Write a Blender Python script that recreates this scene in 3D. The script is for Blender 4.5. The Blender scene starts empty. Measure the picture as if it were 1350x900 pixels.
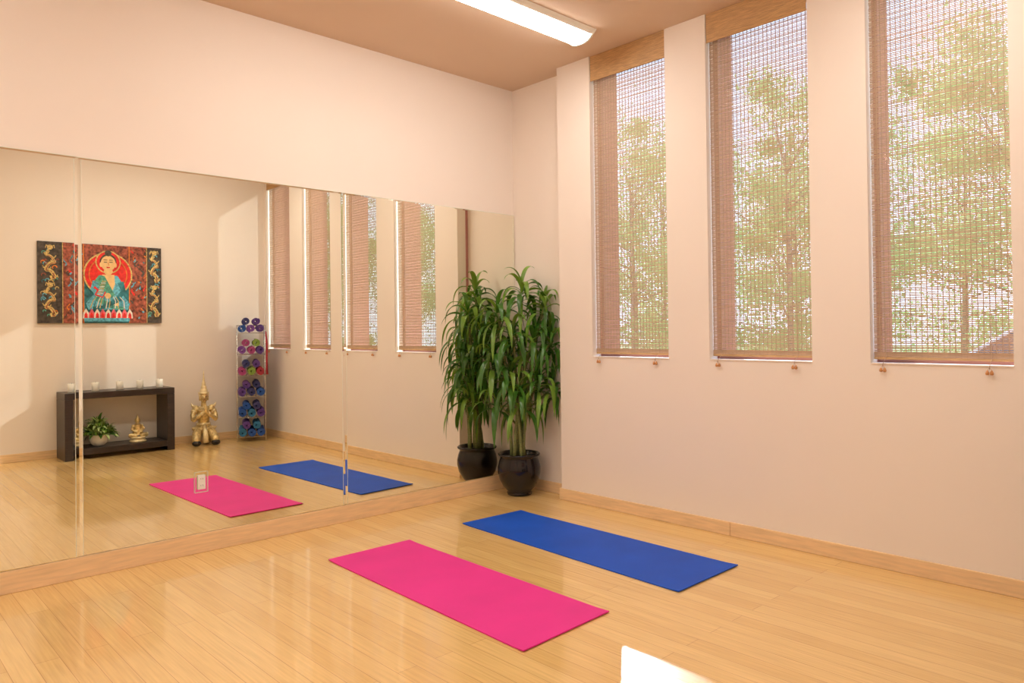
import bpy, bmesh, math, random
from mathutils import Vector, Matrix
random.seed(7)
H = 1.4
scene = bpy.context.scene
scene.view_settings.view_transform = 'Standard'
scene.view_settings.look = 'None'
scene.view_settings.exposure = 0.0

# ------------------------------------------------------------------ materials
def mat(name, col, rough=0.5, metal=0.0, noise=0.0, nscale=20, bump=0.0, bscale=200, coat=0.0, emis=None, estr=0, spec=0.5, stretch=(1,1,1)):
    m = bpy.data.materials.new(name); m.use_nodes = True
    nt = m.node_tree; b = nt.nodes['Principled BSDF']
    b.inputs['Base Color'].default_value = (*col, 1)
    b.inputs['Roughness'].default_value = rough
    b.inputs['Metallic'].default_value = metal
    b.inputs['Specular IOR Level'].default_value = spec
    b.inputs['Coat Weight'].default_value = coat
    b.inputs['Coat Roughness'].default_value = 0.08
    tc = nt.nodes.new('ShaderNodeTexCoord')
    mp = nt.nodes.new('ShaderNodeMapping'); mp.inputs['Scale'].default_value = stretch
    nt.links.new(tc.outputs['Object'], mp.inputs['Vector'])
    if noise > 0:
        n = nt.nodes.new('ShaderNodeTexNoise'); n.inputs['Scale'].default_value = nscale
        n.inputs['Detail'].default_value = 4
        nt.links.new(mp.outputs[0], n.inputs['Vector'])
        r = nt.nodes.new('ShaderNodeValToRGB')
        r.color_ramp.elements[0].position = 0.3; r.color_ramp.elements[1].position = 0.7
        r.color_ramp.elements[0].color = (*[max(0, c*(1-noise)) for c in col], 1)
        r.color_ramp.elements[1].color = (*[min(1, c*(1+noise)) for c in col], 1)
        nt.links.new(n.outputs['Fac'], r.inputs['Fac'])
        nt.links.new(r.outputs['Color'], b.inputs['Base Color'])
    if bump > 0:
        n2 = nt.nodes.new('ShaderNodeTexNoise'); n2.inputs['Scale'].default_value = bscale
        nt.links.new(mp.outputs[0], n2.inputs['Vector'])
        bp = nt.nodes.new('ShaderNodeBump'); bp.inputs['Strength'].default_value = bump
        bp.inputs['Distance'].default_value = 0.002
        nt.links.new(n2.outputs['Fac'], bp.inputs['Height'])
        nt.links.new(bp.outputs['Normal'], b.inputs['Normal'])
    if emis:
        b.inputs['Emission Color'].default_value = (*emis, 1)
        b.inputs['Emission Strength'].default_value = estr
    return m

def add_translucent(m, col, fac):
    nt = m.node_tree; b = nt.nodes['Principled BSDF']; out = nt.nodes['Material Output']
    t = nt.nodes.new('ShaderNodeBsdfTranslucent'); t.inputs['Color'].default_value = (*col, 1)
    mx = nt.nodes.new('ShaderNodeMixShader'); mx.inputs[0].default_value = fac
    nt.links.new(b.outputs[0], mx.inputs[1]); nt.links.new(t.outputs[0], mx.inputs[2])
    nt.links.new(mx.outputs[0], out.inputs['Surface'])

M_wall = mat('peach_paint', (0.90, 0.800, 0.715), 0.7, noise=0.012, nscale=1.2, bump=0.08, bscale=120)
M_ceil = mat('tan_ceiling_paint', (0.74, 0.56, 0.42), 0.8, noise=0.02, nscale=1.0)
M_base = mat('bamboo_trim', (0.86, 0.60, 0.34), 0.35, noise=0.10, nscale=6, stretch=(1, 1, 12))
M_ext = mat('exterior_red_stucco', (0.52, 0.22, 0.20), 0.8, noise=0.1, nscale=15)
M_frame = mat('window_frame_paint', (0.47, 0.24, 0.22), 0.5)
M_mirror = mat('mirror_silver', (0.90, 0.895, 0.785), 0.0, metal=1.0)
M_edge = mat('polished_glass_edge', (0.80, 0.82, 0.68), 0.15)
M_white = mat('white_enamel', (0.88, 0.86, 0.80), 0.35)
M_lens = mat('fluorescent_lens', (0.95, 0.93, 0.85), 0.4, emis=(1.0, 0.96, 0.90), estr=19.5)
M_dark = mat('espresso_wood', (0.035, 0.022, 0.018), 0.35, noise=0.35, nscale=8, stretch=(1, 8, 8))
M_gold = mat('gilded', (0.78, 0.58, 0.28), 0.40, metal=0.5, noise=0.35, nscale=35)
M_pale = mat('pale_gold', (0.88, 0.72, 0.42), 0.4, metal=0.3, noise=0.15, nscale=30)
M_black = mat('black_lacquer', (0.012, 0.011, 0.012), 0.25)
M_pot = mat('black_glazed_ceramic', (0.008, 0.005, 0.006), 0.10, coat=0.2, noise=0.3, nscale=5, spec=0.35)
M_soil = mat('soil', (0.05, 0.03, 0.02), 0.95, noise=0.4, nscale=60)
M_cane = mat('cane_bark', (0.22, 0.24, 0.08), 0.7, noise=0.3, nscale=30, stretch=(1, 1, 5))
M_leaf = mat('leaf_green', (0.050, 0.155, 0.018), 0.28, noise=0.45, nscale=6)
add_translucent(M_leaf, (0.18, 0.40, 0.03), 0.17)
M_leaf2 = mat('leaf_green_light', (0.17, 0.31, 0.04), 0.30, noise=0.35, nscale=6)
add_translucent(M_leaf2, (0.36, 0.56, 0.05), 0.20)
M_candle = mat('candle_wax', (0.95, 0.91, 0.82), 0.5)
M_wire = mat('rack_wire_chrome', (0.75, 0.73, 0.70), 0.25, metal=0.9)
M_cord = mat('blind_cord', (0.52, 0.36, 0.25), 0.8)
M_knob = mat('wood_knob', (0.62, 0.28, 0.10), 0.4)
M_slat = mat('bamboo_slat', (0.64, 0.44, 0.29), 0.6, noise=0.28, nscale=14, stretch=(1, 1, 30))
add_translucent(M_slat, (0.74, 0.56, 0.45), 0.30)
M_val = mat('bamboo_valance', (0.58, 0.35, 0.16), 0.6, noise=0.35, nscale=14, stretch=(1, 1, 40))
M_pink = mat('pink_rubber', (0.80, 0.022, 0.28), 0.65, noise=0.05, nscale=3, bump=0.4, bscale=500)
M_blue = mat('blue_rubber', (0.003, 0.085, 0.56), 0.6, noise=0.10, nscale=3, bump=0.4, bscale=500, spec=0.35)

# bamboo floor
def floor_mat():
    m = bpy.data.materials.new('bamboo_floor'); m.use_nodes = True
    nt = m.node_tree; b = nt.nodes['Principled BSDF']
    tc = nt.nodes.new('ShaderNodeTexCoord')
    mp = nt.nodes.new('ShaderNodeMapping'); mp.inputs['Rotation'].default_value = (0, 0, math.radians(90))
    nt.links.new(tc.outputs['Object'], mp.inputs['Vector'])
    br = nt.nodes.new('ShaderNodeTexBrick')
    br.inputs['Scale'].default_value = 1
    br.inputs['Brick Width'].default_value = 1.85
    br.inputs['Row Height'].default_value = 0.096
    br.inputs['Mortar Size'].default_value = 0.0013
    br.inputs['Mortar Smooth'].default_value = 0.3
    br.inputs['Color1'].default_value = (0.88, 0.585, 0.235, 1)
    br.inputs['Color2'].default_value = (0.80, 0.505, 0.185, 1)
    br.inputs['Mortar'].default_value = (0.54, 0.30, 0.11, 1)
    br.offset = 0.37
    nt.links.new(mp.outputs[0], br.inputs['Vector'])
    mp2 = nt.nodes.new('ShaderNodeMapping'); mp2.inputs['Scale'].default_value = (60, 2.0, 1)
    nt.links.new(tc.outputs['Object'], mp2.inputs['Vector'])
    n = nt.nodes.new('ShaderNodeTexNoise'); n.inputs['Scale'].default_value = 1.5; n.inputs['Detail'].default_value = 5
    nt.links.new(mp2.outputs[0], n.inputs['Vector'])
    mx = nt.nodes.new('ShaderNodeMix'); mx.data_type = 'RGBA'; mx.blend_type = 'MULTIPLY'
    mx.inputs[0].default_value = 1.0
    r = nt.nodes.new('ShaderNodeValToRGB')
    r.color_ramp.elements[0].color = (0.88, 0.86, 0.82, 1); r.color_ramp.elements[0].position = 0.3
    r.color_ramp.elements[1].color = (1.05, 1.05, 1.05, 1); r.color_ramp.elements[1].position = 0.7
    nt.links.new(n.outputs['Fac'], r.inputs['Fac'])
    nt.links.new(br.outputs['Color'], mx.inputs[6]); nt.links.new(r.outputs['Color'], mx.inputs[7])
    nt.links.new(mx.outputs[2], b.inputs['Base Color'])
    b.inputs['Roughness'].default_value = 0.24
    b.inputs['Coat Weight'].default_value = 0.7
    b.inputs['Coat Roughness'].default_value = 0.07
    bp = nt.nodes.new('ShaderNodeBump'); bp.inputs['Strength'].default_value = 0.2; bp.inputs['Distance'].default_value = 0.001
    bp.invert = True
    nt.links.new(br.outputs['Fac'], bp.inputs['Height']); nt.links.new(bp.outputs['Normal'], b.inputs['Normal'])
    return m
M_floor = floor_mat()

# ------------------------------------------------------------------ mesh builder (metres)
class MB:
    def __init__(s): s.v = []; s.f = []; s.mi = []; s.mats = []; s.sm = []
    def m(s, material):
        if material not in s.mats: s.mats.append(material)
        return s.mats.index(material)
    def add(s, vs, fs, material, smooth=False):
        o = len(s.v); k = s.m(material)
        s.v += [tuple(v) for v in vs]
        for f in fs:
            s.f.append([i+o for i in f]); s.mi.append(k); s.sm.append(smooth)
    def box(s, x0, x1, y0, y1, z0, z1, material):
        vs = [(x, y, z) for x in (x0, x1) for y in (y0, y1) for z in (z0, z1)]
        s.add(vs, [(0,1,3,2),(4,6,7,5),(0,4,5,1),(2,3,7,6),(0,2,6,4),(1,5,7,3)], material)
    def hbox(s, x0, x1, y0, y1, z0, z1, material):
        s.box(x0*H, x1*H, y0*H, y1*H, z0*H, z1*H, material)
    def tube(s, pts, rad, material, n=8, cap=True):
        pts = [Vector(p) for p in pts]
        if not hasattr(rad, '__len__'): rad = [rad]*len(pts)
        vs = []; fs = []
        for i, p in enumerate(pts):
            d = (pts[min(i+1, len(pts)-1)] - pts[max(i-1, 0)]).normalized()
            a = d.cross(Vector((0.123, 0.97, 0.21)))
            if a.length < 0.1: a = d.cross(Vector((1, 0, 0)))
            a.normalize(); b = d.cross(a)
            for j in range(n):
                t = 2*math.pi*j/n
                vs.append(p + (a*math.cos(t) + b*math.sin(t))*rad[i])
        for i in range(len(pts)-1):
            for j in range(n):
                fs.append((i*n+j, i*n+(j+1) % n, (i+1)*n+(j+1) % n, (i+1)*n+j))
        if cap:
            fs.append(tuple(range(n))[::-1]); fs.append(tuple((len(pts)-1)*n+j for j in range(n)))
        s.add(vs, fs, material, True)
    def lathe(s, c, prof, material, n=32, smooth=True):
        vs = []; fs = []
        for r, z in prof:
            for j in range(n):
                t = 2*math.pi*j/n
                vs.append((c[0]+r*math.cos(t), c[1]+r*math.sin(t), c[2]+z))
        for i in range(len(prof)-1):
            for j in range(n):
                fs.append((i*n+j, i*n+(j+1) % n, (i+1)*n+(j+1) % n, (i+1)*n+j))
        fs.append(tuple(range(n))[::-1]); fs.append(tuple((len(prof)-1)*n+j for j in range(n)))
        s.add(vs, fs, material, smooth)
    def ell(s, c, r, material, nu=16, nv=10):
        vs = []; fs = []
        for i in range(nv+1):
            ph = math.pi*i/nv
            for j in range(nu):
                t = 2*math.pi*j/nu
                rr = max(math.sin(ph), 0.001)
                vs.append((c[0]+r[0]*rr*math.cos(t), c[1]+r[1]*rr*math.sin(t), c[2]-r[2]*math.cos(ph)))
        for i in range(nv):
            for j in range(nu):
                fs.append((i*nu+j, i*nu+(j+1) % nu, (i+1)*nu+(j+1) % nu, (i+1)*nu+j))
        fs.append(tuple(range(nu))[::-1]); fs.append(tuple(nv*nu+j for j in range(nu)))
        s.add(vs, fs, material, True)
    def build(s, name, parent=None, loc=None, rotz=0, bevel=0, remesh=0):
        me = bpy.data.meshes.new(name)
        me.from_pydata(s.v, [], s.f)
        for m_ in s.mats: me.materials.append(m_)
        me.polygons.foreach_set('material_index', s.mi)
        me.polygons.foreach_set('use_smooth', s.sm)
        me.update()
        ob = bpy.data.objects.new(name, me); scene.collection.objects.link(ob)
        if loc: ob.location = loc
        ob.rotation_euler[2] = rotz
        if parent: ob.parent = parent
        if remesh:
            r = ob.modifiers.new('remesh', 'REMESH'); r.mode = 'VOXEL'; r.voxel_size = remesh; r.use_smooth_shade = True
            sm = ob.modifiers.new('sm', 'SMOOTH'); sm.factor = 0.5; sm.iterations = 2
        if bevel:
            bv = ob.modifiers.new('bevel', 'BEVEL'); bv.width = bevel; bv.segments = 2; bv.limit_method = 'ANGLE'
        return ob
def empty(name, loc=(0,0,0), rotz=0):
    e = bpy.data.objects.new(name, None); scene.collection.objects.link(e)
    e.location = loc; e.rotation_euler[2] = rotz; e.empty_display_size = 0.1
    return e

# ------------------------------------------------------------------ room shell (h units via hbox)
XW, XN, XO = 3.19, 3.284, 3.44      # window wall inner face, niche wall, outer face
YM, YO, YE = 3.445, -0.10, 2.963    # mirror wall, opposite wall, end of window wall
XL, ZC, ZS = -2.2, 2.545, 0.84
wins = [(2.202, 2.712), (1.450, 1.963), (0.698, 1.203), (-0.052, 0.450)]

b = MB(); b.hbox(XL-0.1, XO, YO-0.1, YM+0.1, -0.08, 0, M_floor); b.build('floor')
b = MB(); b.hbox(XL-0.1, XO, YO-0.1, YM+0.1, ZC, ZC+0.1, M_ceil); b.build('ceiling')
b = MB(); b.hbox(XL-0.1, XO, YM, YM+0.1, 0, ZC, M_wall); b.build('wall_back')
b = MB(); b.hbox(XL-0.1, XO, YO-0.1, YO, 0, ZC, M_wall); b.build('wall_front')
b = MB(); b.hbox(XL-0.1, XL, YO, YM, 0, ZC, M_wall); b.build('wall_left')
b = MB(); b.hbox(XN, XO, YE, YM, 0, ZC, M_wall); b.build('wall_niche')
b = MB()
XI = 3.262
def seg(y0, y1, z0, z1):
    b.hbox(XW, XI, y0, y1, z0, z1, M_wall)
    b.hbox(XI, XO, y0, y1, z0, z1, M_ext)
ys = [YE] + [v for w in wins for v in (w[1], w[0])] + [YO]
for i in range(0, len(ys), 2):
    seg(ys[i+1], ys[i], ZS, ZC)
seg(YO, YE, 0, ZS)
b.build('wall_right')

# baseboards
b = MB()
joint = 1.86
b.hbox(XW-0.011, XW, YO+0.01, joint-0.0008, 0, 0.066, M_base); b.hbox(XW-0.011, XW, joint+0.0008, YE+0.011, 0, 0.066, M_base)
b.hbox(XW, XN-0.011, YE, YE+0.011, 0, 0.066, M_base)
b.hbox(XN-0.011, XN, YE, YM-0.012, 0, 0.066, M_base)
b.build('baseboard_right', bevel=0.003)
b = MB(); b.hbox(XL, XN, YM-0.014, YM, 0, 0.088, M_base); b.build('baseboard_back', bevel=0.003)
b = MB(); b.hbox(XL, XW-0.011, YO, YO+0.010, 0, 0.066, M_base); b.build('baseboard_front', bevel=0.003)
b = MB(); b.hbox(XL, XL+0.010, YO+0.010, YM-0.014, 0, 0.066, M_base); b.build('baseboard_left', bevel=0.003)

# windows (frame + glass) + blinds
M_glass = bpy.data.materials.new('clear_glass'); M_glass.use_nodes = True
nt = M_glass.node_tree; nt.nodes.remove(nt.nodes['Principled BSDF'])
tr = nt.nodes.new('ShaderNodeBsdfTransparent'); tr.inputs[0].default_value = (0.94, 0.98, 1.0, 1)
gl = nt.nodes.new('ShaderNodeBsdfGlossy'); gl.inputs['Roughness'].default_value = 0.0
mx = nt.nodes.new('ShaderNodeMixShader'); mx.inputs[0].default_value = 0.06
nt.links.new(tr.outputs[0], mx.inputs[1]); nt.links.new(gl.outputs[0], mx.inputs[2])
nt.links.new(mx.outputs[0], nt.nodes['Material Output'].inputs['Surface'])

for k, (y0, y1) in enumerate(wins):
    b = MB()
    fx0, fx1, fw = 3.275, 3.305, 0.018
    b.hbox(fx0, fx1, y0, y0+fw, ZS, ZC, M_frame); b.hbox(fx0, fx1, y1-fw, y1, ZS, ZC, M_frame)
    b.hbox(fx0, fx1, y0+fw, y1-fw, ZS, ZS+fw, M_frame); b.hbox(fx0, fx1, y0+fw, y1-fw, ZC-0.06, ZC, M_frame)
    gx = 3.29*H
    b.add([(gx, (y0+fw)*H, (ZS+fw)*H), (gx, (y1-fw)*H, (ZS+fw)*H), (gx, (y1-fw)*H, (ZC-0.06)*H), (gx, (y0+fw)*H, (ZC-0.06)*H)], [(0,1,2,3)], M_glass)
    b.build('window_%d' % (k+1))
    # blind
    b = MB()
    ya, yb = (y0+0.005)*H, (y1-0.003)*H
    bx = 3.222*H
    zb, zt = (ZS+0.018)*H, (ZC-0.02)*H
    z = zb + 0.03
    i = 0
    while z < zt-0.15:
        hgt = 0.0070 + random.uniform(-0.0010, 0.0012)
        dx = random.uniform(-0.0008, 0.0008)
        b.box(bx+dx, bx+0.0016+dx, ya+random.uniform(0, 0.004), yb-random.uniform(0, 0.003), z, z+hgt, M_slat)
        z += hgt + (0.0018, 0.0026, 0.0042)[i % 3] + random.uniform(-0.0006, 0.0006); i += 1
    y = ya + 0.02
    while y < yb-0.01:
        b.box(bx-0.0014, bx+0.0030, y, y+0.0040, zb+0.01, zt-0.05, M_cord)
        y += 0.028 + random.uniform(-0.002, 0.002)
    # valance: overlapping reeds
    vx = (XW+0.006)*H
    z = (ZC-0.142)*H
    while z < (ZC-0.006)*H:
        b.box(vx, vx+0.006+random.uniform(-0.001, 0.001), ya, yb, z, z+0.0085, M_val); z += 0.009
    b.box(vx+0.006, vx+0.03, ya+0.002, yb-0.002, (ZC-0.05)*H, (ZC-0.006)*H, M_val)
    # bottom rail made of stacked reeds
    z = zb
    for i in range(6):
        b.box(bx-0.002, bx+0.006, ya, yb, z, z+0.0066, M_slat if i > 1 else M_val); z += 0.007
    # cords + knobs hanging in front of the sill
    for yy in (ya+0.14*(yb-ya), yb-0.10*(yb-ya)):
        kx = (XW-0.012)*H
        drop = 0.016
        b.tube([(bx-0.004, yy, zb+0.25), (bx-0.006, yy, zb+0.02), (kx, yy, ZS*H+0.002), (kx-0.002, yy, ZS*H-drop)], 0.0014, M_cord, 6)
        for dy in (-0.010, 0.010):
            b.tube([(kx-0.002, yy, ZS*H-drop+0.012), (kx-0.002, yy+dy, ZS*H-drop-0.004)], 0.001, M_cord, 5)
            b.lathe((kx-0.002, yy+dy, ZS*H-drop-0.028), [(0.006, 0), (0.0095, 0.005), (0.0085, 0.014), (0.0045, 0.022), (0.003, 0.025)], M_knob, 10)
    b.build('bamboo_blind')
    # painted sill board
b = MB()
for (y0, y1) in wins:
    b.hbox(XW-0.004, XI, y0, y1, ZS, ZS+0.004, M_wall)
b.build('trim_1')

# ------------------------------------------------------------------ mirrors
YF = 3.435
mz0, mz1 = 0.090, 1.738
edges = [(-1.73, -0.47, -0.0038), (-0.47, 0.786, -0.0038), (0.786, 2.025, -0.0038), (2.025, 3.280, 0.0)]
for (xa, xb, rot) in edges:
    b = MB()
    cx = (xa+xb)/2*H; hw = (xb-xa)/2*H-0.0006
    z0, z1 = mz0*H, mz1*H
    bv, dp, th = 0.017, 0.0010, 0.006
    xs = [-hw, -hw+bv, hw-bv, hw]; zs = [z0, z0+0.004, z1-0.012, z1]
    vs = []
    for i, x in enumerate(xs):
        for j, z in enumerate(zs):
            vs.append((x, dp if (i in (0, 3) or j in (0, 3)) else 0, z))
    fs = []
    for i in range(3):
        for j in range(3):
            fs.append((i*4+j, (i+1)*4+j, (i+1)*4+j+1, i*4+j+1))
    b.add(vs, fs, M_mirror)
    b.add([(-hw, dp, z0), (hw, dp, z0), (hw, dp, z1), (-hw, dp, z1), (-hw, th, z0), (hw, th, z0), (hw, th, z1), (-hw, th, z1)],
          [(0,4,5,1), (1,5,6,2), (2,6,7,3), (3,7,4,0), (4,7,6,5)], M_edge)
    w = 0.0026
    for x in (-hw+bv, hw-bv-w):
        b.box(x, x+w, -0.0006, 0.0004, z0+0.004, z1-0.012, M_edge)
    b.box(-hw, hw, -0.0004, 0.0006, z1-0.003, z1, M_edge)
    ob = b.build('wall_mirror', loc=(cx, YF*H, 0), rotz=rot)

# outlet on the mirror
e = empty('electrical_outlet', (1.278*H, YF*H-0.006, 0.322*H))
b = MB()
b.box(-0.024, 0.024, -0.006, 0.001, -0.045, 0.045, M_white)
for dz in (-0.021, 0.021):
    b.box(-0.015, 0.015, -0.008, -0.004, dz-0.014, dz+0.014, M_white)
    for dx in (-0.006, 0.006): b.box(dx-0.0012, dx+0.0012, -0.0084, -0.007, dz-0.004, dz+0.006, M_black)
b.build('cover_plate', parent=e, bevel=0.0015)
b = MB()
for a in (-0.042, 0.040): b.box(a, a+0.002, -0.001, 0.002, -0.066, 0.066, M_edge)
for a in (-0.066, 0.064): b.box(-0.042, 0.042, -0.001, 0.002, a, a+0.002, M_edge)
b.build('cutout_edge', parent=e)

# ------------------------------------------------------------------ ceiling fixtures
def fixture(xa, xb, yc):
    b = MB()
    w = 0.13; zc = ZC*H
    prof = []
    for i in range(9):
        a = math.pi*i/8
        prof.append((-w*math.cos(a)*0.80, -0.012-0.055*math.sin(a)**0.7))
    n = len(prof)
    vs = [(xa*H, yc*H+p[0], zc+p[1]) for p in prof] + [(xb*H, yc*H+p[0], zc+p[1]) for p in prof]
    fs = [(i, i+1, n+i+1, n+i) for i in range(n-1)]
    b.add(vs, fs, M_lens, True)
    b.add(vs, [tuple(range(n)), tuple(range(n, 2*n))[::-1]], M_white)
    # flared white reflector wings either side of the lens
    for s in (-1, 1):
        q = [(s*0.104, -0.030), (s*0.120, -0.022), (s*0.135, -0.010), (s*0.142, -0.001)]
        vv = [(xa*H, yc*H+p[0], zc+p[1]) for p in q] + [(xb*H, yc*H+p[0], zc+p[1]) for p in q]
        b.add(vv, [(i, i+1, 4+i+1, 4+i) for i in range(3)], M_white, True)
    b.box(xa*H, xb*H, yc*H-w, yc*H+w, zc-0.014, zc-0.0005, M_white)
    for x in (xa*H, xb*H):
        pr = [(-0.146, -0.001), (-0.135, -0.014), (-0.115, -0.030)] + [(p[0]*1.04, p[1]*1.12) for p in prof[1:-1]] + [(0.115, -0.030), (0.135, -0.014), (0.146, -0.001)]
        m = len(pr)
        vs2 = [(x-0.008, yc*H+p[0], zc+p[1]) for p in pr] + [(x+0.008, yc*H+p[0], zc+p[1]) for p in pr]
        b.add(vs2, [(i, i+1, m+i+1, m+i) for i in range(m-1)] + [tuple(range(m)), tuple(range(m, 2*m))[::-1], (0, m, 2*m-1, m-1)], M_white)
    b.build('fluorescent_light')
fixture(1.15, 2.92, 2.535)
fixture(-1.6, 0.15, 2.535)  # this and the two below: out-of-view fixtures added to brighten the room evenly
fixture(1.15, 2.92, 0.85)
fixture(-1.6, 0.15, 0.85)

# ------------------------------------------------------------------ yoga mats
def yoga_mat(cs, material):
    c = [Vector((x*H, y*H, 0)) for x, y in cs]
    me = bmesh.new()
    N = 24
    top = []; th = 0.006
    for i in range(N+1):
        row = []
        for j in range(9):
            u, v = i/N, j/8
            p = c[0]*(1-u)*(1-v)+c[1]*u*(1-v)+c[2]*u*v+c[3]*(1-u)*v
            lift = 0.004*(max(0, u-0.94)/0.06)**2 + 0.004*(max(0, 0.06-u)/0.06)**2
            row.append((me.verts.new((p.x, p.y, th+lift)), me.verts.new((p.x, p.y, 0.0005+lift))))
        top.append(row)
    for i in range(N):
        for j in range(8):
            me.faces.new((top[i][j][0], top[i+1][j][0], top[i+1][j+1][0], top[i][j+1][0]))
            me.faces.new((top[i][j][1], top[i][j+1][1], top[i+1][j+1][1], top[i+1][j][1]))
    for i in range(N):
        for j in (0, 8):
            me.faces.new((top[i][j][0], top[i][j][1], top[i+1][j][1], top[i+1][j][0]))
    for j in range(8):
        for i in (0, N):
            me.faces.new((top[i][j][0], top[i][j+1][0], top[i][j+1][1], top[i][j][1]))
    bmesh.ops.recalc_face_normals(me, faces=me.faces)
    m_ = bpy.data.meshes.new('yoga_mat'); me.to_mesh(m_); me.free()
    m_.materials.append(material)
    o = bpy.data.objects.new('yoga_mat', m_); scene.collection.objects.link(o)
yoga_mat([(2.363, 1.601), (2.421, 2.950), (2.821, 2.929), (2.800, 1.603)], M_blue)
yoga_mat([(1.590, 1.648), (1.626, 2.906), (2.053, 2.900), (2.026, 1.663)], M_pink)

# ------------------------------------------------------------------ dracaena plant
PX, PY = 3.108*H, 3.239*H
RV = Vector((0.7266, -0.687, 0)); FV = Vector((0.687, 0.7266, 0))
def softmax_(v, lim, s):     # v kept below lim, smoothly over distance s
    d = lim - v
    return lim - s*math.exp((d-s)/s) if d < s else v
def clampv(p):
    x, y, z = p
    y = softmax_(y, YF*H-0.012, 0.06); x = softmax_(x, XN*H-0.008, 0.06)
    y = -softmax_(-y, -(YE+0.013)*H, 0.10)
    return (x, y, max(z, 0.02))
def leaf(b, base, az, el, L, W, droop, material, clamp=True, n=9):
    d = Vector((math.cos(az)*math.cos(el), math.sin(az)*math.cos(el), math.sin(el)))
    side = Vector((-math.sin(az), math.cos(az), 0))
    side = (side + Vector((0, 0, random.uniform(-0.4, 0.4)))).normalized()
    p = Vector(base); vs = []; fs = []
    st = L/n
    for i in range(n+1):
        t = i/n
        w = W*(0.35+0.65*math.sin(min(1, t*2.2)*math.pi/2))*(1-max(0, (t-0.45)/0.55)**1.8)
        up = side.cross(d).normalized()
        if up.z < 0: up = -up
        for q in (p - side*w*0.5 + up*w*0.15, p, p + side*w*0.5 + up*w*0.15):
            vs.append(clampv(q) if clamp else tuple(q))
        p = p + d*st
        d = (d + Vector((0, 0, -droop*st*(0.5+1.6*t)))).normalized()
    for i in range(n):
        a = i*3
        fs += [(a, a+1, a+4, a+3), (a+1, a+2, a+5, a+4)]
    b.add(vs, fs, material, True)
e = empty('potted_dracaena', (0, 0, 0))
b = MB()
b.lathe((PX, PY, 0), [(0.095, 0), (0.105, 0.004), (0.108, 0.02), (0.098, 0.032), (0.135, 0.07), (0.168, 0.13), (0.182, 0.19), (0.182, 0.235),
        (0.170, 0.285), (0.158, 0.315), (0.160, 0.325), (0.176, 0.335), (0.180, 0.347), (0.172, 0.354), (0.155, 0.350), (0.148, 0.33), (0.148, 0.315)], M_pot, 48)
b.build('pot', parent=e)
b = MB(); b.lathe((PX, PY, 0.30), [(0.150, 0), (0.150, 0.018), (0.09, 0.028), (0.001, 0.030)], M_soil, 24); b.build('soil', parent=e)
heads = [  # px offset from pot axis, v pixel, depth offset (m), n leaves
 (6, 385, 0.00, 24), (-26, 412, -0.05, 22), (36, 404, 0.0, 22), (-6, 440, -0.10, 20), (20, 448, -0.08, 20),
 (-32, 472, -0.03, 22), (44, 450, -0.04, 20), (-10, 494, -0.10, 22), (26, 500, -0.12, 22), (-28, 440, 0.06, 14), (4, 524, -0.08, 16), (-30, 524, -0.05, 16), (46, 510, -0.03, 18)]
bl = MB(); bc = MB()
for i, (px, pv, dep, n) in enumerate(heads):
    z = (1+(434-pv)*0.00463)*H
    c = Vector((PX, PY, 0)) + RV*px*0.0065 + FV*dep
    c = Vector(clampv((c.x, c.y, z)))
    c.x = min(c.x, XN*H-0.05); c.y = min(c.y, YF*H-0.06)
    a = i*2.4
    r0 = 0.02 + 0.060*((i*37 % 10)/10)
    base = Vector((PX+r0*math.cos(a), PY+r0*math.sin(a), 0.315))
    mid = base.lerp(c, 0.5); mid.x = base.x*0.8+c.x*0.2; mid.y = base.y*0.8+c.y*0.2; mid.z = base.z*0.35+c.z*0.65
    pts = []
    for k in range(17):
        t = k/16
        pts.append((1-t)**2*base + 2*t*(1-t)*mid + t*t*c)
    if i < 9:
        bc.tube(pts, [0.0135-0.004*k/16 + (0.0012 if k % 2 else 0) for k in range(17)], M_cane, 8)
    else:
        bc.tube([Vector((PX, PY, c.z-0.25)), c], [0.009, 0.007], M_cane, 8)
    for j in range(n):
        q = j/n
        az = j*2.39996 + random.uniform(-0.3, 0.3)
        el = math.radians(76 - 90*q + random.uniform(-14, 14))
        L = random.uniform(0.30, 0.48)*(0.62+0.38*min(1, q*1.6))
        zz = c + Vector((0, 0, 0.04 - 0.15*q))
        leaf(bl, zz, az, el, L, random.uniform(0.036, 0.054), random.uniform(7.5, 15), M_leaf if random.random() < 0.62 else M_leaf2, n=12)
bc.build('canes', parent=e); bl.build('leaves', parent=e)

# ------------------------------------------------------------------ console table (against the front wall)
e = empty('console_table', (0, 0, 0))
tx0, tx1, ty0, ty1 = 1.40*H, 2.235*H, (YO+0.014)*H, (YO+0.30)*H
b = MB()
b.box(tx0, tx1, ty0, ty1, 0.680, 0.752, M_dark); b.build('top', parent=e, bevel=0.004)
b = MB(); b.box(tx0, tx0+0.085, ty0, ty1, 0, 0.679, M_dark); b.build('side_panel_a', parent=e, bevel=0.004)
b = MB(); b.box(tx1-0.085, tx1, ty0, ty1, 0, 0.679, M_dark); b.build('side_panel_b', parent=e, bevel=0.004)
b = MB(); b.box(tx0+0.086, tx1-0.086, ty0, ty1, 0.05, 0.12, M_dark); b.build('lower_shelf', parent=e, bevel=0.004)
# candles
for fx in (0.09, 0.30, 0.52, 0.71, 0.90):
    b = MB()
    c = (tx0+(tx1-tx0)*fx, (ty0+ty1)/2+0.02, 0.7525)
    b.lathe(c, [(0.036, 0), (0.039, 0.003), (0.039, 0.095), (0.036, 0.099), (0.028, 0.094), (0.003, 0.092)], M_candle, 20)
    b.tube([(c[0], c[1], c[2]+0.09), (c[0]+0.002, c[1], c[2]+0.107)], 0.0014, M_black, 5)
    b.build('pillar_candle')
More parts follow.
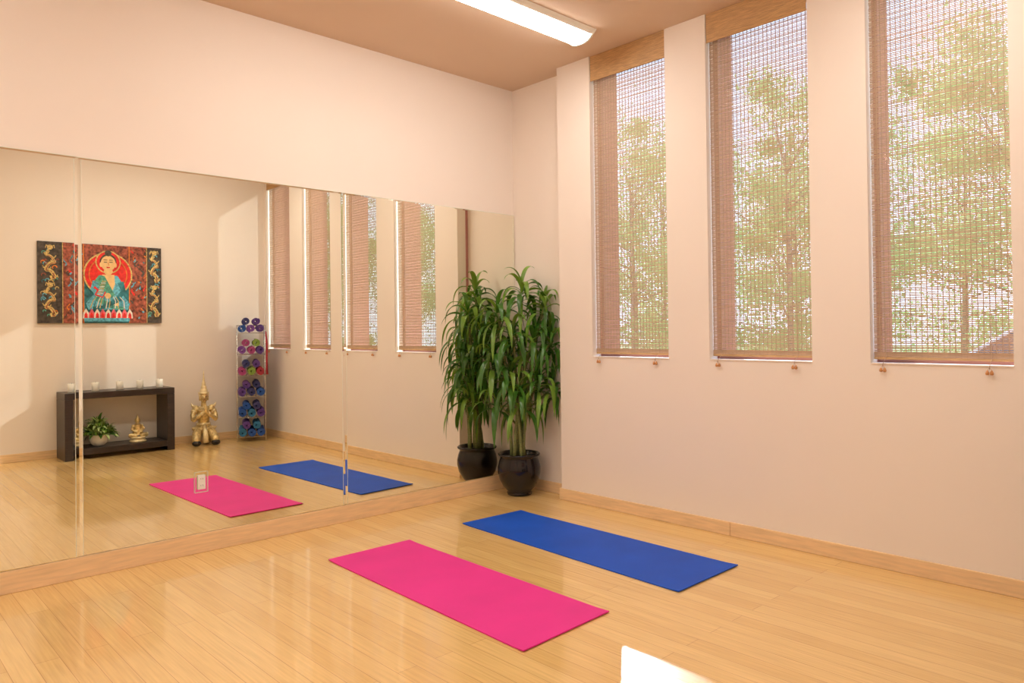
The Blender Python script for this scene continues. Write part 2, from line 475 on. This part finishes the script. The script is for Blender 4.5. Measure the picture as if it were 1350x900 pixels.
# potted plant on the shelf
e = empty('potted_houseplant', (tx0+0.38, (ty0+ty1)/2+0.03, 0.121))
b = MB()
b.lathe((0, 0, 0), [(0.05, 0), (0.055, 0.004), (0.085, 0.03), (0.10, 0.075), (0.098, 0.115), (0.105, 0.125), (0.10, 0.13), (0.09, 0.12), (0.085, 0.105)], mat('white_ceramic', (0.85, 0.82, 0.78), 0.2), 28)
b.build('bowl', parent=e)
M_yel = mat('yellowish_leaf', (0.45, 0.58, 0.22), 0.4, noise=0.4, nscale=20)
b = MB()
for j in range(300):
    az = random.uniform(0, 6.28); q = random.random()
    leaf(b, (0.10*math.cos(az)*q, 0.08*math.sin(az)*q, 0.11+0.17*(1-q)*random.random()), az, math.radians(random.uniform(5, 85)), random.uniform(0.08, 0.17), random.uniform(0.03, 0.05), random.uniform(6, 14), random.choice([M_leaf, M_yel, M_yel, M_leaf2]), False, 6)
b.build('foliage', parent=e)

# ------------------------------------------------------------------ statues
def kneeling_statue(loc, rotz):
    e = empty('kneeling_buddha_statue', loc, rotz); e.scale = (0.90, 0.95, 1.03)
    b = MB(); G = M_gold
    for s in (-1, 1):
        b.tube([(s*0.06, -0.06, 0.16), (s*0.10, 0.04, 0.125), (s*0.125, 0.13, 0.085)], [0.072, 0.066, 0.052], G, 14)
        b.ell((s*0.125, 0.14, 0.075), (0.052, 0.05, 0.055), G)
        b.tube([(s*0.125, 0.13, 0.06), (s*0.10, 0.0, 0.058), (s*0.07, -0.15, 0.055)], [0.046, 0.046, 0.032], G, 12)
        b.ell((s*0.065, -0.17, 0.04), (0.03, 0.05, 0.028), G)
        b.ell((s*0.10, -0.03, 0.435), (0.048, 0.045, 0.045), G)
        b.tube([(s*0.115, -0.03, 0.43), (s*0.150, 0.0, 0.36), (s*0.150, 0.045, 0.305)], [0.038, 0.034, 0.030], G, 12)
        b.tube([(s*0.150, 0.045, 0.305), (s*0.09, 0.10, 0.35), (s*0.015, 0.135, 0.405)], [0.030, 0.026, 0.019], G, 12)
        b.tube([(s*0.011, 0.135, 0.395), (s*0.009, 0.145, 0.44), (s*0.005, 0.145, 0.495)], [0.017, 0.017, 0.007], G, 8)
        b.ell((s*0.056, -0.008, 0.565), (0.010, 0.018, 0.036), G)
    b.ell((0, -0.07, 0.175), (0.125, 0.10, 0.085), G)
    b.tube([(0, -0.06, 0.19), (0, -0.045, 0.27), (0, -0.035, 0.35), (0, -0.035, 0.425), (0, -0.03, 0.455)], [0.098, 0.074, 0.088, 0.088, 0.05], G, 18)
    b.tube([(0, -0.03, 0.44), (0, -0.02, 0.53)], [0.040, 0.032], G, 12)
    b.ell((0, -0.008, 0.575), (0.052, 0.056, 0.066), G)
    b.tube([(0, 0.046, 0.59), (0, 0.056, 0.566)], [0.005, 0.009], G, 8)
    b.build('body', parent=e, remesh=0.006)
    b = MB()
    pr = [(0.058, 0.0), (0.066, 0.008), (0.064, 0.02), (0.050, 0.03), (0.054, 0.04), (0.048, 0.055), (0.036, 0.068), (0.041, 0.078), (0.034, 0.098), (0.024, 0.11),
          (0.029, 0.12), (0.022, 0.145), (0.014, 0.16), (0.018, 0.17), (0.011, 0.20), (0.007, 0.23), (0.009, 0.24), (0.003, 0.285), (0.001, 0.29)]
    b.lathe((0, -0.01, 0.615), pr, M_pale, 20)
    for s in (-1, 1):
        b.add([(s*0.055, -0.005, 0.62), (s*0.075, -0.01, 0.655), (s*0.066, -0.01, 0.60), (s*0.060, 0.0, 0.545), (s*0.050, 0.012, 0.57)], [(0,1,2,3,4)], M_pale)
        b.tube([(s*0.10, -0.03, 0.455), (s*0.15, -0.035, 0.475), (s*0.165, -0.04, 0.51)], [0.026, 0.018, 0.002], M_pale, 8)
        b.tube([(s*0.128, -0.02, 0.405), (s*0.137, -0.012, 0.39)], 0.042, M_pale, 14)
        b.tube([(s*0.050, 0.118, 0.380), (s*0.038, 0.124, 0.388)], 0.026, M_pale, 12)
        b.ell((s*0.020, 0.044, 0.586), (0.010, 0.004, 0.0035), M_black, 8, 6)
        b.tube([(s*0.07, -0.10, 0.205), (s*0.135, -0.02, 0.19), (s*0.165, 0.03, 0.215)], [0.03, 0.024, 0.003], M_pale, 8)
        b.ell((s*0.125, 0.165, 0.035), (0.060, 0.045, 0.035), M_black)
        b.ell((s*0.075, -0.185, 0.03), (0.04, 0.05, 0.03), M_black)
    b.ell((0, 0.048, 0.548), (0.014, 0.005, 0.004), mat('lip_red', (0.35, 0.06, 0.04), 0.4), 8, 6)
    for i, (r, z) in enumerate([(0.060, 0.452), (0.078, 0.438), (0.092, 0.418)]):
        b.lathe((0, -0.032, z), [(r, 0), (r+0.006, 0.004), (r, 0.010)], M_pale, 24)
    b.lathe((0, -0.052, 0.235), [(0.086, 0), (0.096, 0.006), (0.096, 0.018), (0.084, 0.026)], M_pale, 24)
    b.tube([(0, 0.03, 0.24), (0, 0.10, 0.15), (0, 0.13, 0.03)], [0.022, 0.034, 0.044], M_pale, 8)
    b.build('ornaments', parent=e)
    return e
def seated_buddha(loc, s=1.0):
    e = empty('seated_buddha_figurine', loc); e.scale = (1.05, 1.05, 1.12)
    b = MB(); G = M_gold
    for k in (-1, 1):
        b.tube([(k*0.03, 0.0, 0.075), (k*0.085, 0.03, 0.07), (k*0.02, 0.06, 0.065)], [0.03, 0.026, 0.018], G, 10)
        b.tube([(k*0.042, 0, 0.175), (k*0.062, 0.01, 0.13), (k*0.020, 0.050, 0.098)], [0.019, 0.016, 0.012], G, 10)
        b.ell((k*0.024, 0.0, 0.225), (0.005, 0.008, 0.018), G)
    b.tube([(0, 0, 0.07), (0, 0, 0.13), (0, 0, 0.175), (0, 0, 0.195)], [0.045, 0.038, 0.043, 0.02], G, 14)
    b.ell((0, 0, 0.225), (0.025, 0.027, 0.033), G)
    b.ell((0, -0.002, 0.258), (0.014, 0.014, 0.014), G)
    b.tube([(0, -0.002, 0.26), (0, -0.002, 0.30)], [0.008, 0.002], G, 8)
    b.build('body', parent=e, remesh=0.004)
    b = MB()
    b.lathe((0, 0.015, 0), [(0.085, 0), (0.09, 0.01), (0.075, 0.02), (0.068, 0.028), (0.080, 0.038), (0.086, 0.05), (0.07, 0.056)], M_pale, 24)
    b.build('lotus_base', parent=e)
kneeling_statue((2.525*H, (YO+0.19)*H, 0.0), 0.2)
seated_buddha((tx0+0.80, (ty0+ty1)/2+0.02, 0.121))

# ------------------------------------------------------------------ mat rack
rx0, rx1 = -0.172, 0.172
ry0, ry1 = -0.20, 0.20
e = empty('yoga_mat_rack', (4.132, 0.168, 0), math.radians(22))
b = MB()
RH = 1.50
for x in (rx0, rx1):
    for y in (ry0, ry1):
        b.tube([(x, y, 0), (x, y, RH)], 0.006, M_wire, 8)
shelf = [0.06, 0.31, 0.58, 0.85, 1.12, 1.40]
for z in shelf + [RH]:
    for y in (ry0, ry1): b.tube([(rx0, y, z), (rx1, y, z)], 0.004, M_wire, 6)
    for x in (rx0, rx1): b.tube([(x, ry0, z), (x, ry1, z)], 0.004, M_wire, 6)
    if z < RH:
        for i in range(1, 6):
            x = rx0+(rx1-rx0)*i/6; b.tube([(x, ry0, z), (x, ry1, z)], 0.003, M_wire, 6)
b.build('frame', parent=e)
cols = dict(p=(0.11, 0.045, 0.26), b=(0.02, 0.09, 0.38), t=(0.03, 0.18, 0.36), v=(0.20, 0.06, 0.34), k=(0.38, 0.05, 0.20), g=(0.25, 0.38, 0.06), r=(0.40, 0.03, 0.05), n=(0.04, 0.04, 0.16))
mats_r = {k: mat('roll_'+k, v, 0.7, noise=0.08, nscale=10) for k, v in cols.items()}
b = MB()
def roll(cx, cz, R, material, y0, y1, ph):
    N = 64; turns = 3.5; th = 0.0085
    vs = []
    for i in range(N+1):
        t = i/N; a = ph + turns*2*math.pi*t; r = 0.014+(R-0.014)*t
        for rr in (r, r-th):
            for y in (y0, y1):
                vs.append((cx+rr*math.cos(a), y, cz+rr*math.sin(a)))
    fs = []
    for i in range(N):
        a = i*4; c = a+4
        fs += [(a, a+1, c+1, c), (a+2, c+2, c+3, a+3), (a, c, c+2, a+2), (a+1, a+3, c+3, c+1)]
    fs += [(0, 2, 3, 1), (N*4, N*4+1, N*4+3, N*4+2)]
    b.add(vs, fs, material, False)
# pyramid stacks: three rolls along the shelf, two nestled on top
rows = ['tbbpt', 'btpbn', 'pnbpn', 'kgrnp', 'vkpkg', 'bvpnp']
W = rx1-rx0
for z, row in zip(shelf, rows):
    R = 0.054
    for i in range(3):
        roll(rx0+0.006+R+(W-0.012-2*R)*i/2, z+0.006+R, R, mats_r[row[i]], ry0-0.005, ry1+0.05+random.uniform(-0.03, 0.02), random.uniform(0, 6))
    for i in range(2):
        roll(rx0+W*(i+1)/3+(0.004 if i else -0.004), z+0.006+R*2.72, R*0.96, mats_r[row[3+i]], ry0+0.01, ry1+0.03+random.uniform(-0.03, 0.02), random.uniform(0, 6))
b.build('rolled_mats', parent=e)
b = MB()
b.tube([(rx1+0.010, ry1+0.02, 1.42), (rx1+0.022, ry1+0.03, 1.25), (rx1+0.018, ry1+0.03, 1.02), (rx1+0.02, ry1+0.03, 0.86)], [0.008, 0.014, 0.012, 0.016], mats_r['r'], 8)
b.build('red_strap', parent=e)

# ------------------------------------------------------------------ painting (flat layered art on canvas)
e = empty('buddha_painting', (0, 0, 0))
px0, px1, pz0, pz1 = 1.271*H, 2.220*H, 1.10*H, 1.767*H
PW, PH_ = px1-px0, pz1-pz0
py = (YO+0.022)*H
def pm(n, c, noise=0.3, ns=25): return mat('paint_'+n, c, 0.5, noise=noise, nscale=ns)
Cdark, Crust, Cred = pm('dark', (0.07, 0.052, 0.04), 0.7), pm('rust', (0.33, 0.08, 0.045), 0.8, 30), pm('red', (0.80, 0.025, 0.018), 0.25)
Cteal, Cblue, Cgold = pm('teal', (0.03, 0.19, 0.22), 0.5), pm('blue', (0.12, 0.42, 0.54), 0.5, 40), pm('gold', (0.66, 0.46, 0.16), 0.45, 50)
Cskin, Cpink, Cwhite, Corange = pm('skin', (0.95, 0.60, 0.27), 0.1), pm('pink', (0.78, 0.13, 0.18), 0.3), pm('white', (0.85, 0.75, 0.65), 0.1), pm('orange', (0.85, 0.22, 0.03), 0.3)
Cgreen = pm('seagreen', (0.10, 0.37, 0.27), 0.5, 40)
b = MB()
b.box(px0, px1, YO*H+0.001, py, pz0, pz1, Cdark)
b.build('canvas', parent=e)
b = MB(); layer = [0]
rp = random.Random(11)
def P(pts, m_):
    layer[0] += 1
    y = py + 0.00006*layer[0] + 0.0003
    b.add([(px0+s*PW, y, pz0+t*PH_) for s, t in pts], [tuple(range(len(pts)))], m_)
def circ(cs, ct, rs, m_, n=28, asp=1.0, a0=0, a1=2*math.pi):
    k = PW/PH_
    P([(cs+rs*math.cos(a0+(a1-a0)*i/n), ct+rs*k*asp*math.sin(a0+(a1-a0)*i/n)) for i in range(n)], m_)
def R(s0, s1, t0, t1, m_): P([(s0, t0), (s1, t0), (s1, t1), (s0, t1)], m_)
def stroke(pts, w, m_):
    k = PW/PH_
    L, Rr = [], []
    for i, (s, t) in enumerate(pts):
        a = pts[max(0, i-1)]; c = pts[min(len(pts)-1, i+1)]
        dx, dy = c[0]-a[0], (c[1]-a[1])/k; l = math.hypot(dx, dy) or 1
        ww = w*(1-0.6*i/len(pts))
        L.append((s-dy/l*ww, t+dx/l*ww*k)); Rr.append((s+dy/l*ww, t-dx/l*ww*k))
    layer[0] += 1
    y = py + 0.00006*layer[0] + 0.0003
    for i in range(len(pts)-1):
        q = [L[i], L[i+1], Rr[i+1], Rr[i]]
        b.add([(px0+s*PW, y, pz0+t*PH_) for s, t in q], [(0,1,2,3)], m_)
R(0.185, 0.35, 0, 1, Crust); R(0.72, 0.87, 0, 1, Crust); R(0.35, 0.72, 0, 1, Cteal)
R(0.35, 0.72, 0.62, 1, Crust)
# mottled colour on the red/blue panels
for i in range(70):
    s = rp.choice([rp.uniform(0.20, 0.335), rp.uniform(0.735, 0.86)]); t = rp.uniform(0.04, 0.95)
    pts = [(s+0.012*math.sin(k*1.3+i), t+0.02*k) for k in range(rp.randint(2, 5))]
    pts = [(a_, min(0.99, c_)) for a_, c_ in pts]
    stroke(pts, rp.uniform(0.004, 0.010), rp.choice([Corange, Cdark, Cteal, Cred, Cblue, Cdark]))
for s in (0.183, 0.868): R(s, s+0.006, 0, 1, Cgold)
for s in (0.345, 0.717): R(s, s+0.008, 0, 1, Corange)
# coiled dragons with clouds on the dark outer panels
for (c0, w) in ((0.092, 0.052), (0.936, 0.042)):
    for i in range(30):
        s = c0+rp.uniform(-w, w)*1.1; t = rp.uniform(0.05, 0.95); rr = rp.uniform(0.008, 0.018)
        stroke([(s+rr*math.cos(a/2), t+rr*1.4*math.sin(a/2)) for a in range(9)], 0.005, rp.choice([Crust, Cteal, Cblue, Cgreen, Cgold, Corange]))
    for (ta, tb) in ((0.08, 0.44), (0.54, 0.90)):
        pts = [(c0+w*0.62*math.sin(i*0.42), ta+(tb-ta)*i/30+0.018*math.cos(i*0.84)) for i in range(31)]
        stroke(pts, 0.017, Cgold)
        stroke([(p[0]+0.003, p[1]-0.008) for p in pts[1:-3]], 0.005, Crust)
        for i in range(3, 30, 3):
            s, t = pts[i]; k_ = 1 if i % 2 else -1
            stroke([(s, t), (s+0.018*k_, t+0.012), (s+0.026*k_, t+0.034)], 0.006, Cgold)
        circ(c0, tb+0.03, 0.022, Cgold, 12); circ(c0-0.006, tb+0.035, 0.005, Cred, 8)
        for k_ in (-1, 1): stroke([(c0, tb+0.03), (c0+0.03*k_, tb+0.055), (c0+0.034*k_, tb+0.02)], 0.006, Cgold)
circ(0.545, 0.62, 0.200, Cgold, 40); circ(0.545, 0.62, 0.188, Cred, 40)
circ(0.545, 0.62, 0.158, Corange, 40); circ(0.545, 0.62, 0.150, Cred, 40)
circ(0.545, 0.78, 0.104, Cgold, 30); circ(0.545, 0.78, 0.094, Cred, 30)
# body and robe
P([(0.385, 0.17), (0.705, 0.17), (0.725, 0.25), (0.665, 0.36), (0.660, 0.52), (0.62, 0.61), (0.47, 0.61), (0.430, 0.52), (0.425, 0.36), (0.365, 0.25)], Cblue)
P([(0.495, 0.62), (0.595, 0.62), (0.60, 0.50), (0.575, 0.40), (0.52, 0.39)], Cskin)
P([(0.43, 0.53), (0.47, 0.61), (0.515, 0.60), (0.60, 0.36), (0.56, 0.32)], Cgreen)
stroke([(0.445, 0.53), (0.42, 0.43), (0.49, 0.35), (0.54, 0.34)], 0.026, Cblue)
stroke([(0.645, 0.53), (0.67, 0.41), (0.61, 0.29), (0.58, 0.24)], 0.026, Cteal)
circ(0.54, 0.35, 0.026, Cskin, 14); circ(0.61, 0.245, 0.022, Cskin, 14)
stroke([(0.44, 0.33), (0.50, 0.27), (0.60, 0.20), (0.68, 0.19)], 0.024, Cgreen)
stroke([(0.65, 0.33), (0.59, 0.27), (0.50, 0.20), (0.42, 0.19)], 0.024, Cteal)
for i in range(12): stroke([(0.40+0.025*i, 0.19), (0.42+0.023*i, 0.28), (0.45+0.017*i, 0.34)], 0.004, (Cgold, Cteal, Cwhite)[i % 3])
for i in range(8): stroke([(0.45+0.006*i, 0.36+0.025*i), (0.50+0.004*i, 0.38+0.022*i)], 0.004, Cgold if i % 2 else Cwhite)
stroke([(0.43, 0.46), (0.46, 0.42), (0.44, 0.36), (0.50, 0.33), (0.52, 0.40)], 0.010, Cred)
circ(0.545, 0.665, 0.036, Cskin, 16); circ(0.545, 0.785, 0.068, Cdark, 24, 1.05); circ(0.545, 0.765, 0.061, Cskin, 24, 1.12)
circ(0.545, 0.895, 0.028, Cdark, 16)
for s in (0.486, 0.604): circ(s, 0.745, 0.011, Cskin, 10, 2.0)
for s in (0.522, 0.568): stroke([(s-0.014, 0.78), (s+0.014, 0.78)], 0.004, Cdark); stroke([(s-0.015, 0.807), (s+0.015, 0.807)], 0.003, Cdark)
stroke([(0.545, 0.78), (0.549, 0.738)], 0.003, Corange)
stroke([(0.531, 0.712), (0.559, 0.712)], 0.006, Cred)
# lotus
for i in range(9):
    s = 0.365+0.0445*i
    P([(s-0.026, 0.06), (s+0.026, 0.06), (s+0.022, 0.13), (s, 0.185), (s-0.022, 0.13)], Cpink if i % 2 else Cwhite)
    P([(s-0.014, 0.06), (s+0.014, 0.06), (s+0.012, 0.11), (s, 0.14), (s-0.012, 0.11)], Cred)
R(0.35, 0.72, 0.02, 0.065, Cblue)
b.build('painted_figure', parent=e)

# ------------------------------------------------------------------ outdoors
M_grass = mat('lawn', (0.22, 0.32, 0.10), 0.9, noise=0.3, nscale=3)
b = MB(); b.box(XO*H+0.02, 60, -45, 45, -0.25, -0.12, M_grass); b.build('lawn')
M_path = mat('asphalt', (0.35, 0.35, 0.37), 0.9, noise=0.1, nscale=8)
b = MB(); b.box(10.2, 15.6, -40, 40, -0.119, -0.10, M_path); b.build('driveway')
M_tl = mat('tree_leaf', (0.20, 0.42, 0.12), 0.5, noise=0.5, nscale=0.8); add_translucent(M_tl, (0.52, 0.80, 0.34), 0.5)
M_bark = mat('bark', (0.26, 0.22, 0.18), 0.9, noise=0.3, nscale=12)
def tree_mesh(seed, hgt, rad, nl):
    rnd = random.Random(seed); b = MB()
    b.tube([(0, 0, 0.0), (0, 0, 0.3), (0.05, 0.03, hgt*0.35), (0.0, 0.1, hgt*0.75)], [0.12, 0.10, 0.07, 0.03], M_bark, 8)
    cl = []
    for i in range(40):
        a = rnd.uniform(0, 6.28); q = rnd.uniform(0.1, 1.0)*rad
        z = rnd.uniform(0.10, 0.95)*hgt
        q *= 1-0.6*abs(z/hgt-0.42)
        c = Vector((q*math.cos(a), q*math.sin(a), z)); cl.append((c, rnd.uniform(0.35, 0.95)))
        if z > 1.5: b.tube([(0, 0.05, z*0.72), tuple(c)], [0.022, 0.006], M_bark, 5)
    for i in range(nl):
        c, r = rnd.choice(cl)
        d = Vector((rnd.gauss(0, 1), rnd.gauss(0, 1), rnd.gauss(0, 1)*0.8))*r*0.62
        p = c+d
        if p.z < 0.3: p.z = 0.3+rnd.random()*0.3
        u = Vector((rnd.gauss(0, 1), rnd.gauss(0, 1), rnd.gauss(0, 1))).normalized()
        w = u.cross(Vector((rnd.gauss(0, 1), rnd.gauss(0, 1), rnd.gauss(0, 1)))).normalized()
        s = rnd.uniform(0.04, 0.08)
        b.add([p-u*s, p+w*s*0.6, p+u*s, p-w*s*0.6], [(0,1,2,3)], M_tl)
    return b
tm = []
for i in range(3):
    o = tree_mesh(i+3, 8.4, 3.4, 15000).build('tree'); tm.append(o)
places = [(18.8, 4.0), (19.4, 9.4), (19.0, 14.4)]
for o, p in zip(tm, places): o.location = (*p, -0.118)
for i, p in enumerate([(25.4, 1.4), (18.8, -1.6), (25.4, 6.8), (25.6, 12.2), (19.2, -7.2), (19.0, -12.8), (19.5, -18.4), (25.5, 17.8), (19.2, 20.2), (19.0, -24.2)]):
    o = bpy.data.objects.new('tree', tm[i % 3].data); scene.collection.objects.link(o)
    s = 0.88+0.2*((i*7) % 5)/4
    o.location = (*p, -0.118); o.rotation_euler[2] = i*1.7; o.scale = (s, s, s)
# parked car
def car(x, y, col):
    e = empty('parked_car', (x, y, -0.099))
    Mc = mat('car_paint', col, 0.25, metal=0.3, coat=0.8); Mg = mat('car_glass', (0.03, 0.04, 0.05), 0.05); Mt = mat('tyre', (0.02, 0.02, 0.02), 0.8)
    body = [(-2.15, 0.28), (2.15, 0.28), (2.2, 0.55), (2.1, 0.78), (1.2, 0.92), (-1.6, 0.95), (-2.15, 0.90), (-2.2, 0.5)]
    cab = [(-1.75, 0.94), (1.15, 0.92), (0.45, 1.38), (0.1, 1.44), (-0.9, 1.44), (-1.35, 1.34)]
    b = MB()
    def ext(pr, w0, w1, m_):
        n = len(pr)
        vs = [(-w0, p[0], p[1]) for p in pr]+[(w0, p[0], p[1]) for p in pr]
        for i, v in enumerate(vs):
            if pr[i % n][1] > 1.2: vs[i] = (math.copysign(w1, v[0]), v[1], v[2])
        b.add(vs, [tuple(range(n)), tuple(range(n, 2*n))[::-1]]+[(i, (i+1) % n, n+(i+1) % n, n+i) for i in range(n)], m_)
    ext(body, 0.88, 0.88, Mc); b.build('body', parent=e, bevel=0.05)
    b = MB(); ext(cab, 0.80, 0.62, Mg); b.build('windows', parent=e, bevel=0.03)
    b = MB(); b.box(-0.6, 0.6, -0.92, 0.15, 1.43, 1.46, Mc)
    for s in (-1, 1): b.tube([(s*0.80, 1.1, 0.93), (s*0.62, 0.42, 1.40), (s*0.62, -0.95, 1.44), (s*0.80, -1.72, 0.95)], 0.035, Mc, 6)
    b.build('roof', parent=e)
    b = MB()
    for s in (-1, 1):
        for yy in (-1.35, 1.35):
            b.tube([(s*0.70, yy, 0.32), (s*0.90, yy, 0.32)], 0.32, Mt, 20); b.tube([(s*0.88, yy, 0.32), (s*0.915, yy, 0.32)], 0.19, M_wire, 14)
    b.build('wheels', parent=e)
car(14.4, 2.6, (0.85, 0.86, 0.88)); car(14.4, -4.5, (0.35, 0.4, 0.45))

# ------------------------------------------------------------------ light
sun = bpy.data.lights.new('sun', 'SUN'); sun.energy = 8.5; sun.angle = math.radians(0.6); sun.color = (0.98, 0.99, 1.0)
so = bpy.data.objects.new('sun', sun); scene.collection.objects.link(so)
dirv = Vector((-1.27, -1.0, -0.505*1.616))
so.rotation_euler = dirv.to_track_quat('-Z', 'Y').to_euler(); so.location = (12, 10, 9)
w = bpy.data.worlds.new('sky'); scene.world = w; w.use_nodes = True
nt = w.node_tree; bg = nt.nodes['Background']
tc = nt.nodes.new('ShaderNodeTexCoord'); sp = nt.nodes.new('ShaderNodeSeparateXYZ'); nt.links.new(tc.outputs['Generated'], sp.inputs[0])
r = nt.nodes.new('ShaderNodeValToRGB'); nt.links.new(sp.outputs['Z'], r.inputs[0])
r.color_ramp.elements[0].color = (0.64, 0.80, 1.0, 1); r.color_ramp.elements[0].position = 0.0
r.color_ramp.elements[1].color = (0.42, 0.64, 1.0, 1); r.color_ramp.elements[1].position = 0.7
nt.links.new(r.outputs[0], bg.inputs['Color']); bg.inputs['Strength'].default_value = 3.8

# ------------------------------------------------------------------ camera
cam = bpy.data.cameras.new('camera'); co = bpy.data.objects.new('camera', cam); scene.collection.objects.link(co)
cam.sensor_width = 36; cam.lens = 970/1350*36; cam.shift_y = -25.6/1350; cam.clip_start = 0.02
az = math.radians(46.6)
Rm = Matrix.Rotation(az-math.pi/2, 4, 'Z') @ Matrix.Rotation(math.pi/2+0.0105, 4, 'X') @ Matrix.Rotation(-0.0124, 4, 'Z')
co.matrix_world = Matrix.Translation((0, 0, H)) @ Rm
scene.camera = co
